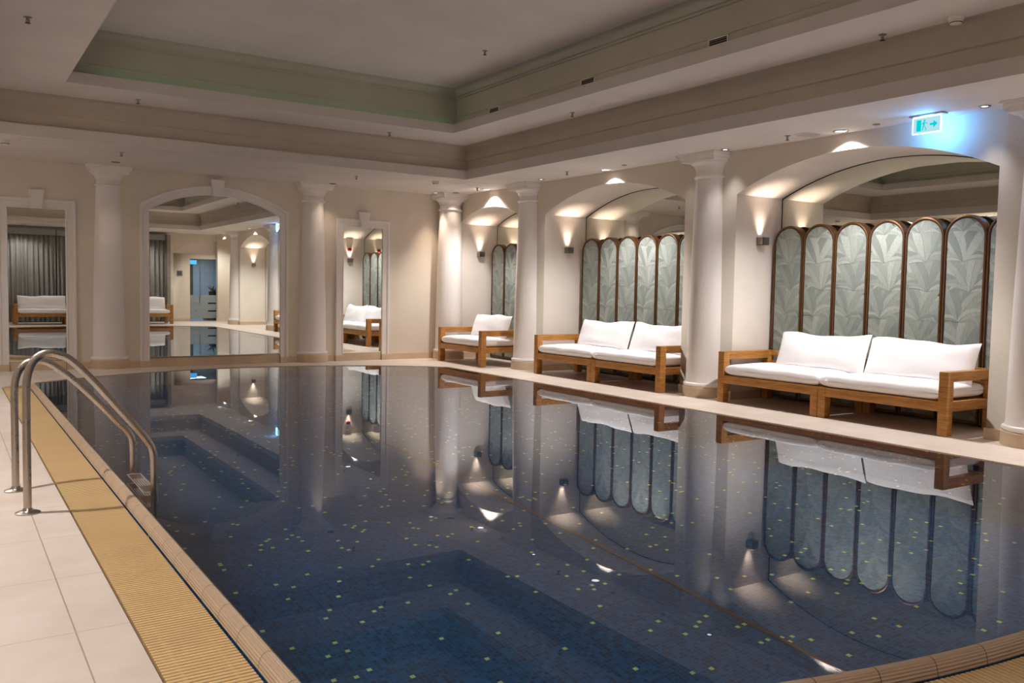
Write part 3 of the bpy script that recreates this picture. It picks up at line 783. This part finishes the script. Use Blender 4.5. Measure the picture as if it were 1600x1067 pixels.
rail(5.85, [(0.343, 0.002), (0.343, 0.30), (0.343, 0.56), (0.348, 0.65), (0.372, 0.725), (0.41, 0.764), (0.46, 0.776), (0.515, 0.765), (0.57, 0.728), (0.66, 0.650), (0.80, 0.500), (0.905, 0.376), (0.955, 0.322), (0.985, 0.27), (0.993, 0.21), (0.994, 0.05), (0.994, -0.4), (0.994, -0.85)])
for z in (0.012, -0.24, -0.50):
    mb = MB(); cx = 1.0-0.36
    for yy in (-0.275, 0.265): mb.box(cx-0.05, cx+0.03, yy, yy+0.010, z-0.012, z, 0)
    for xx in (cx-0.05, cx+0.026): mb.box(xx, xx+0.006, -0.275, 0.275, z-0.012, z, 0)
    for k in range(5): mb.box(cx-0.036+0.013*k, cx-0.030+0.013*k, -0.10, 0.12, z-0.008, z-0.002, 0)
    mb.box(cx-0.044, cx+0.026, -0.265, 0.265, z-0.022, z-0.014, 1)
    mb.build('tread', ['white_plastic', 'wood_dark'], lad)

# ------------------------------------------------------------------ ceiling fixtures
def downlight(label, x, y, z=ZC, watts=0, lens='lamp', r=0.058, angle=120, color=COOL, blend=0.9, bez='nickel'):
    t = thing('downlight', label, 'ceiling light', (x, y, z), 0, 'recessed ceiling downlights')
    mb = MB(); mb.lathe([(r*(0.72 if r > 0.055 else 0.48), -0.001), (r*0.76, -0.007), (r*0.92, -0.009), (r, -0.005), (r, 0.0)], n=32, cap=False); mb.build('bezel', bez, t, 40)
    mb = MB(); mb.lathe([(0.001, -0.003), (r*(0.70 if r > 0.055 else 0.5), -0.003)], n=32, cap=False); mb.build('lens', lens, t)
    if watts: spot('downlight_beam', (0, 0, -0.025), watts, angle, blend, 0.03, color, parent=t)
    return t
lbR = ['lit downlight above the corner armchair', 'lit downlight above the middle sofa', 'lit downlight above the largest sofa, between speaker and exit sign', 'lit downlight in the bay beyond the right edge']
for (x, y, w_, _), lb in zip(RIGHT_LIGHTS, lbR): downlight(lb, x, y, watts=w_*1.0, r=0.078, angle=124, blend=0.8)
lbS = ['small downlight beside the column between armchair and middle sofa', 'small dark downlight touching the capital between middle and largest sofa', 'small downlight just right of the capital between middle and largest sofa', 'small downlight against the capital lit blue by the exit sign']
for (x, y, w_), lb in zip(RIGHT_SMALL, lbS): downlight(lb, x, y, watts=w_, lens='lamp_off' if w_ < 2 else 'lamp', r=0.05, angle=70)
for (x, y, w_), lb in zip(LEFT_LIGHTS, ['downlight over the deck opposite the corner armchair', 'downlight over the deck opposite the middle sofa', 'downlight over the deck beside the pool ladder', 'downlight over the near end of the deck opposite the sofas']):
    downlight(lb, x, y, watts=w_, r=0.075, angle=130)
for (x, y, w_), lb in zip(FAR_LIGHTS, ['dark downlight above the column left of the arched mirror', 'dark downlight above the column right of the arched mirror', 'downlight washing the wall beside the corner column', 'dark downlight above the corner column']):
    downlight(lb, x, y, watts=w_, lens='lamp_dim' if w_ > 10 else 'lamp_off', r=0.06, angle=60 if w_ > 10 else 90, color=WARM)
for (x, y, w_), lb in zip(NEAR_LIGHTS, ['downlight above the curtain sofa, end away from the door', 'downlight above the curtain sofa, end nearest the door', 'downlight before the glass entrance door']):
    downlight(lb, x, y, watts=w_, r=0.07, angle=130, color=(1, 0.95, 0.9))

def sprinkler(label, x, y, z):
    t = thing('sprinkler', label, 'sprinkler', (x, y, z), 0, 'ceiling sprinklers')
    mb = MB(); mb.lathe([(0.033, 0), (0.032, -0.004), (0.014, -0.006), (0.011, -0.02), (0.008, -0.022), (0.006, -0.045)], n=20); mb.build('body', 'nickel', t, 40)
    mb = MB(); mb.lathe([(0.004, -0.045), (0.022, -0.047), (0.022, -0.049), (0.003, -0.051)], n=20)
    for s in (-1, 1): mb.tube([(s*0.010, 0, -0.018), (s*0.014, 0, -0.032), (s*0.006, 0, -0.047)], 0.002, 6)
    mb.build('deflector', 'dark', t, 40)
for x, y, z, lb in [(7.31, 9.74, ZC, 'above the middle sofa'), (7.41, 6.05, ZC, 'next to the round ceiling speaker'), (7.38, 12.28, ZC, 'beside the lit downlight above the armchair'),
                    (5.22, 12.22, ZC, 'before the narrow mirror near the corner'), (1.94, 12.08, ZC, 'over the column left of the arched mirror'),
                    (6.50, 4.38, ZM, 'on the middle soffit near the big smoke detector'), (6.40, 8.45, ZM, 'on the middle soffit above the middle sofa side'), (5.23, 11.10, ZM, 'on the middle soffit near its corner'),
                    (1.96, 11.05, ZM, 'on the middle soffit above the left column'), (0.62, 8.22, ZM, 'on the middle soffit at the top left picture corner'), (5.30, 8.70, ZT, 'on the highest ceiling field')]:
    sprinkler('small pendent sprinkler '+lb, x, y, z)
def smoke(label, x, y, z):
    t = thing('smoke_detector', label, 'smoke detector', (x, y, z), 0, 'white smoke detectors')
    mb = MB(); mb.lathe([(0.058, 0), (0.058, -0.018), (0.05, -0.022)], n=32); mb.build('base', 'white_plastic', t, 35)
    mb = MB(); mb.lathe([(0.046, -0.022), (0.050, -0.026), (0.050, -0.034), (0.040, -0.050), (0.022, -0.056), (0.001, -0.057)], n=32); mb.build('head', 'white_plastic', t, 50)
    mb = MB(); mb.lathe([(0.047, -0.0345), (0.0475, -0.0395), (0.044, -0.0445)], n=32, cap=False); mb.build('vent_ring', 'dark', t)
smoke('white smoke detector on the middle soffit, top right of the photo', 6.55, 3.79, ZM)
smoke('white smoke detector before the corner column', 6.42, 11.95, ZC)
smoke('white smoke detector by the ceiling hatch, left picture edge', 0.65, 11.99, ZC)
t = thing('ceiling_speaker', 'round white flush ceiling speaker beside a sprinkler', 'speaker', (7.52, 5.88, ZC))
mb = MB(); mb.lathe([(0.14, 0), (0.14, -0.006), (0.125, -0.009), (0.120, -0.004)], n=48, cap=False); mb.build('rim', 'white_plastic', t, 40)
mb = MB(); mb.lathe([(0.12, -0.004), (0.001, -0.004)], n=48, cap=False); mb.build('grille', simple('speaker_grille', (196, 186, 176), 0.6, 0.2, 400), t)
for x, y, lb in [(7.50, 8.75, 'small round grey ceiling sensor beyond the middle sofa downlight'), (7.56, 5.12, 'small round grey ceiling sensor between the big downlight and the exit sign')]:
    mb = MB(); mb.lathe([(0.036, 0), (0.036, -0.006), (0.028, -0.010), (0.001, -0.011)], n=28); o = mb.build('ceiling_sensor', 'nickel', None, 40, (x, y, ZC)); tag(o, lb, 'sensor', 'small ceiling sensors')
def hatch(label, x0, x1, y0, y1, z):
    t = thing('ceiling_hatch', label, 'access panel', ((x0+x1)/2, (y0+y1)/2, z)); a, b = (x1-x0)/2, (y1-y0)/2
    mb = MB(); mb.cbox(-a, a, -b, b, -0.003, 0.0, 0.001); mb.build('panel', 'ceil', t)
    mb = MB()
    for s in (-1, 1): mb.box(s*a-0.002, s*a+0.002, -b, b, -0.0036, 0); mb.box(-a, a, s*b-0.002, s*b+0.002, -0.0036, 0)
    mb.build('joint', 'fascia', t)
hatch('flush square ceiling hatch near the left smoke detector', 0.78, 1.30, 11.66, 12.0, ZC)
hatch('flush ceiling hatch on the middle soffit at the top right corner', 6.1, 6.5, 2.9, 3.4, ZM)
hatch('flush ceiling hatch right at the corner of the lower ceiling tray', 6.86, 7.18, 11.68, 12.05, ZC)
def vent(y, label, x=UP[1]+0.12, s=-1):
    t = thing('air_vent', label, 'air vent', (x, y, 3.595), 0, 'small air vents in the upper ceiling tray')
    mb = MB()
    for a, b, c, d in ((-0.125, 0.125, 0.033, 0.045), (-0.125, 0.125, -0.045, -0.033), (-0.125, -0.112, -0.045, 0.045), (0.112, 0.125, -0.045, 0.045)): mb.box(min(0, s*0.008), max(0, s*0.008), a, b, c, d)
    mb.build('frame', 'white_plastic', t)
    mb = MB(); mb.box(min(0, s*0.001), max(0, s*0.001), -0.112, 0.112, -0.033, 0.033); mb.build('opening', 'shade', t)
    mb = MB()
    for k in (-1, 0, 1): mb.box(min(s*0.001, s*0.006), max(s*0.001, s*0.006), -0.112, 0.112, k*0.02-0.002, k*0.02+0.002)
    mb.build('louvres', 'cove_up', t)
vent(5.80, 'small slotted air vent in the upper tray, biggest looking of three'); vent(7.75, 'small slotted air vent in the upper tray, middle of three'); vent(9.72, 'small slotted air vent in the upper tray, nearest the tray corner')
vent(7.3, 'air vent opposite the sofas, seen in the niche mirror', UP[0]-0.12, 1)

# sconces
def sconce(label, x, y, z, ny):
    """wall lamp on a wall whose normal is ny along y"""
    t = thing('wall_sconce', label, 'wall light', (x, y, z), 0 if ny < 0 else PI, 'square up-lighting wall sconces')
    mb = MB()
    o_, i_ = 0.052, 0.046
    for a, b, c, d in ((-o_, -i_, -0.105, -0.004), (i_, o_, -0.105, -0.004), (-o_, o_, -0.105, -0.099), (-o_, o_, -0.012, -0.004)): mb.box(a, b, c, d, -0.045, 0.045)
    mb.box(-o_, o_, -0.105, -0.004, -0.047, -0.040)
    mb.box(-0.035, 0.035, -0.006, 0, -0.035, 0.035); mb.build('housing', 'nickel', t)
    mb = MB(); mb.box(-i_, i_, -0.099, -0.012, 0.0, 0.004); mb.build('diffuser', 'lamp_dim', t)
    sp = spot('sconce_beam', (0, -0.038, 0.03), 5.2, 66, 1.0, 0.03, (1.0, 0.80, 0.66), (PI-0.05, 0, 0), t)
    sp.rotation_euler = (PI+0.06, 0, 0)
    return t
for x, y, ny, lb in [(8.17, 7.03, -1, 'square steel wall sconce on the side wall by the largest sofa'), (8.19, 10.87, -1, 'square steel wall sconce on the side wall by the middle sofa'),
                     (8.18, 13.50, -1, 'square steel wall sconce on the side wall of the corner niche'),
                     (8.17, 0.19, 1, 'square steel wall sconce seen in the arched mirror beside the entrance column'),
                     (8.17, 7.87, 1, 'square steel wall sconce facing the corner, below the red alarm disc'),
                     (8.17, 4.03, 1, 'square steel wall sconce behind the bluish column'), (8.17, 3.19, -1, 'square steel wall sconce beyond the right edge, on the back of the bluish column pier')]:
    sconce(lb, x, y, 1.885, ny)
t = thing('fire_alarm', 'red round alarm disc above a sconce, seen in the narrow mirror', 'alarm', (8.17, 7.87, 2.14))
mb = MB(); mb.lathe([(0.05, 0), (0.05, 0.02), (0.035, 0.045), (0.001, 0.05)], n=28); o = mb.build('dome', 'red', t, 40); o.rotation_euler = (-PI/2, 0, 0)
mb = MB(); mb.lathe([(0.056, 0), (0.056, 0.008)], n=28); o = mb.build('base_ring', 'white_plastic', t, 40); o.rotation_euler = (-PI/2, 0, 0)

# exit sign
t = thing('exit_sign', 'glowing green running man exit sign hanging from the ceiling near the bluish column', 'exit sign', (7.50, 4.567, ZC))
mb = MB(); mb.cbox(-0.03, 0.06, -0.16, 0.16, -0.014, 0.0, 0.003); mb.build('ceiling_bracket', 'nickel', t)
mb = MB(); hy, z1, z0 = 0.135, -0.022, -0.168
mb.box(-0.003, 0.003, -hy, hy, z0, z1, 0)
o = mb.build('sign_plate', 'sign_field', t)
mb = MB()
for a, b, c, d in ((-hy, hy, z0-0.004, z0+0.006), (-hy, hy, z1-0.006, z1+0.008), (-hy-0.004, -hy+0.006, z0, z1), (hy-0.006, hy+0.004, z0, z1)): mb.box(-0.0045, 0.0045, a, b, c, d)
mb.build('edge_light', 'sign_glow', t)
def sign_shapes(mb, x, sx):
    def poly(P, mi): mb.add([(x, p[0]*sx, -0.095+p[1]) for p in P], [tuple(range(len(P)))], mi)
    # door (green) on the left, arrow (green) on the right as seen from the pool; y grows to the left
    poly([(0.098, -0.052), (0.052, -0.052), (0.052, 0.050), (0.098, 0.050)], 0)
    # running man
    def circ(cx, cz, r): poly([(cx+r*math.cos(2*PI*k/14), cz+r*math.sin(2*PI*k/14)) for k in range(14)], 0)
    circ(0.022, 0.040, 0.010)
    poly([(0.034, 0.028), (0.014, 0.028), (0.020, -0.004), (0.036, -0.004)], 0)
    poly([(0.036, 0.000), (0.026, -0.004), (0.006, -0.022), (0.012, -0.030)], 0); poly([(0.012, -0.030), (0.004, -0.024), (0.000, -0.048), (0.008, -0.050)], 0)
    poly([(0.036, -0.002), (0.026, -0.004), (0.034, -0.048), (0.044, -0.046)], 0)
    poly([(0.016, 0.026), (0.014, 0.018), (-0.006, 0.006), (-0.008, 0.013)], 0); poly([(0.034, 0.026), (0.030, 0.018), (0.046, 0.004), (0.050, 0.011)], 0)
    # arrow
    poly([(-0.030, 0.010), (-0.030, -0.010), (-0.070, -0.010), (-0.070, 0.010)], 0)
    poly([(-0.064, 0.034), (-0.064, -0.034), (-0.104, 0.0)], 0)
mb = MB(); sign_shapes(mb, -0.0036, 1); mb.build('pictogram', 'sign_green', t, weld=False)
mb = MB(); sign_shapes(mb, 0.0036, 1); mb.build('pictogram', 'sign_green', t, weld=False)
for dx, e in ((-0.05, 1.0), (0.05, 2.6)):
    ld = bpy.data.lights.new('sign_light', 'AREA'); ld.shape = 'RECTANGLE'; ld.size = 0.26; ld.size_y = 0.12; ld.energy = e*0.36; ld.color = (0.08, 0.38, 1.0)
    lo = bpy.data.objects.new('sign_light', ld); COL.objects.link(lo); lo.parent = t; lo.location = (dx*0.2, 0, -0.095); lo.rotation_euler = (0, PI/2 if dx < 0 else -PI/2, 0)

# ------------------------------------------------------------------ near end of the room (seen in the far mirrors)
def curtain(x0, x1, y, label, waves, seed):
    rnd = random.Random(seed); t = thing('curtain', label, 'curtain', ((x0+x1)/2, y, 0)); mb = MB(); n = waves*14; cx = (x0+x1)/2
    def row(z, amp):
        out = []
        for i in range(n+1):
            u = i/n; a = u*waves*2*PI
            out.append((x0-cx+(x1-x0)*u+0.012*math.sin(a*0.37+z), amp*math.sin(a+0.6*math.sin(a*0.21)+0.15*z)+0.02*math.sin(a*0.13), z))
        return out
    rows = [row(z, am) for z, am in ((0.02, 0.055), (0.7, 0.05), (1.5, 0.045), (2.2, 0.04), (2.66, 0.03))]
    for A, B in zip(rows[:-1], rows[1:]): mb.strip(A, B)
    o = mb.build('drape', 'curtain', t, 80); md = o.modifiers.new('thickness', 'SOLIDIFY'); md.thickness = 0.004
    mb = MB(); mb.box(x0-cx, x1-cx, -0.05, 0.05, 2.65, 2.83); mb.build('pelmet', 'curtain', t)
curtain(XL+0.1, 2.9, YN+0.25, 'long grey floor curtain behind the curtain sofa, half away from the door', 26, 1)
curtain(2.93, 6.08, YN+0.25, 'long grey floor curtain behind the curtain sofa, half nearest the door', 24, 2)
mb = MB(); mb.box(6.10, 6.20, YN, YN+0.45, 0, 2.83)
tag(mb.build('pier_panel', simple('pier_grey', (150, 140, 134), 0.6)), 'slim grey brown pier between curtain and entrance arch', 'panel')
# glass door
t = thing('glass_door', 'frosted stripe glass entrance door seen in the arched mirror', 'door', ((DX0+DX1)/2, yb-0.02, 0)); hw = (DX1-DX0)/2
mb = MB()
mb.box(-hw, -0.14, -0.006, 0.006, 0.02, DZ-0.02); mb.box(-0.13, hw-0.02, -0.006, 0.006, 0.02, DZ-0.02); mb.build('pane', 'glass', t)
mb = MB()
for z0_, z1_ in ((0.10, 0.32), (0.37, 0.58), (0.63, 0.88)): mb.box(-hw+0.005, hw-0.025, 0.0062, 0.0075, z0_, z1_)
for z0_, z1_ in ((0.32, 0.37), (0.58, 0.63)):
    mb.box(-0.30, 0.02, 0.0062, 0.0075, z0_, z1_); mb.box(-hw+0.005, -0.42, 0.0062, 0.0075, z0_, z1_)
mb.build('frosted_film', 'frost', t)
mb = MB(); mb.box(hw-0.02, hw, -0.02, 0.03, 0, DZ); mb.box(-hw, hw, -0.02, 0.02, DZ-0.02, DZ); mb.build('frame', 'nickel', t)
mb = MB(); mb.tube([(-0.24, 0.05, 0.62), (-0.24, 0.05, 1.75)], 0.014, 12); mb.tube([(-0.24, 0.006, 0.75), (-0.24, 0.05, 0.75)], 0.008, 8); mb.tube([(-0.24, 0.006, 1.6), (-0.24, 0.05, 1.6)], 0.008, 8); mb.build('pull_handle', 'steel', t, 50)
# wood door in the vestibule, plant, sign
t = thing('wooden_door', 'brown wooden door with glazed panes behind the glass door', 'door', (7.15, yb-2.495, 0))
mb = MB(); mb.box(-0.40, 0.45, 0.0, 0.04, 0, 2.05); mb.build('leaf', 'wood_dark', t)
mb = MB()
for k in range(3): mb.box(-0.32, -0.12, 0.04, 0.046, 0.9+0.36*k, 1.2+0.36*k)
mb.build('pane', emit('lit_pane', (0.9, 0.8, 0.6, 1), 0.08), t)
t = thing('potted_plant', 'dark leafy potted plant behind the glass door', 'plant', (7.92, yb-0.9, 0.0))
mb = MB(); mb.box(-0.3, 0.3, -0.2, 0.2, 0, 0.82); mb.build('plinth', 'wood_dark', t)
mb = MB(); mb.lathe([(0.10, 0.82), (0.14, 0.86), (0.16, 1.0), (0.15, 1.0), (0.12, 0.97)], n=24); mb.build('pot', 'dark', t, 40)
mb = MB(); rnd = random.Random(4)
for k in range(46):
    a = rnd.uniform(0, 2*PI); L = rnd.uniform(0.25, 0.42); el = rnd.uniform(0.3, 1.3); A = []; B = []
    for j in range(7):
        s_ = j/6; r_ = L*s_*math.cos(el*(1-0.4*s_)); z_ = 0.97+L*s_*math.sin(el)-0.10*s_*s_; w_ = 0.022*math.sin(PI*min(0.97, s_+0.08))
        A.append((r_*math.cos(a)-w_*math.sin(a), r_*math.sin(a)+w_*math.cos(a), z_)); B.append((r_*math.cos(a)+w_*math.sin(a), r_*math.sin(a)-w_*math.cos(a), z_))
    mb.strip(A, B)
mb.build('foliage', 'green', t, weld=False)
t = thing('lit_sign', 'small blue lit sign inside the glass entrance door', 'sign', (7.10, yb-0.5, 1.99)); mb = MB(); mb.box(-0.16, 0.16, -0.01, 0.01, -0.07, 0.07); mb.build('panel', 'blue_glow', t)
mb = MB(); mb.box(-0.17, 0.17, -0.015, 0.015, 0.07, 0.09); mb.tube([(-0.1, 0, 0.08), (-0.1, 0, 0.2)], 0.005, 8); mb.tube([(0.1, 0, 0.08), (0.1, 0, 0.2)], 0.005, 8); mb.build('hanger', 'nickel', t)
ld = bpy.data.lights.new('vestibule_light', 'AREA'); ld.size = 0.6; ld.energy = 5; ld.color = (0.35, 0.6, 1.0); lo = bpy.data.objects.new('vestibule_light', ld); COL.objects.link(lo); lo.location = (7.4, yb-1.3, 2.15)
t = thing('wall_notice', 'small square grey notice on the wall beside the glass door', 'sign', (6.60, yb+0.001, 1.60))
mb = MB(); mb.box(-0.09, 0.09, 0, 0.012, -0.09, 0.09); mb.build('plate', 'nickel', t)
mb = MB()
for k in range(3):
    for j in range(3): mb.box(-0.062+0.045*k, -0.032+0.045*k, 0.012, 0.014, -0.06+0.045*j, -0.03+0.045*j)
mb.build('symbol', 'shade', t)
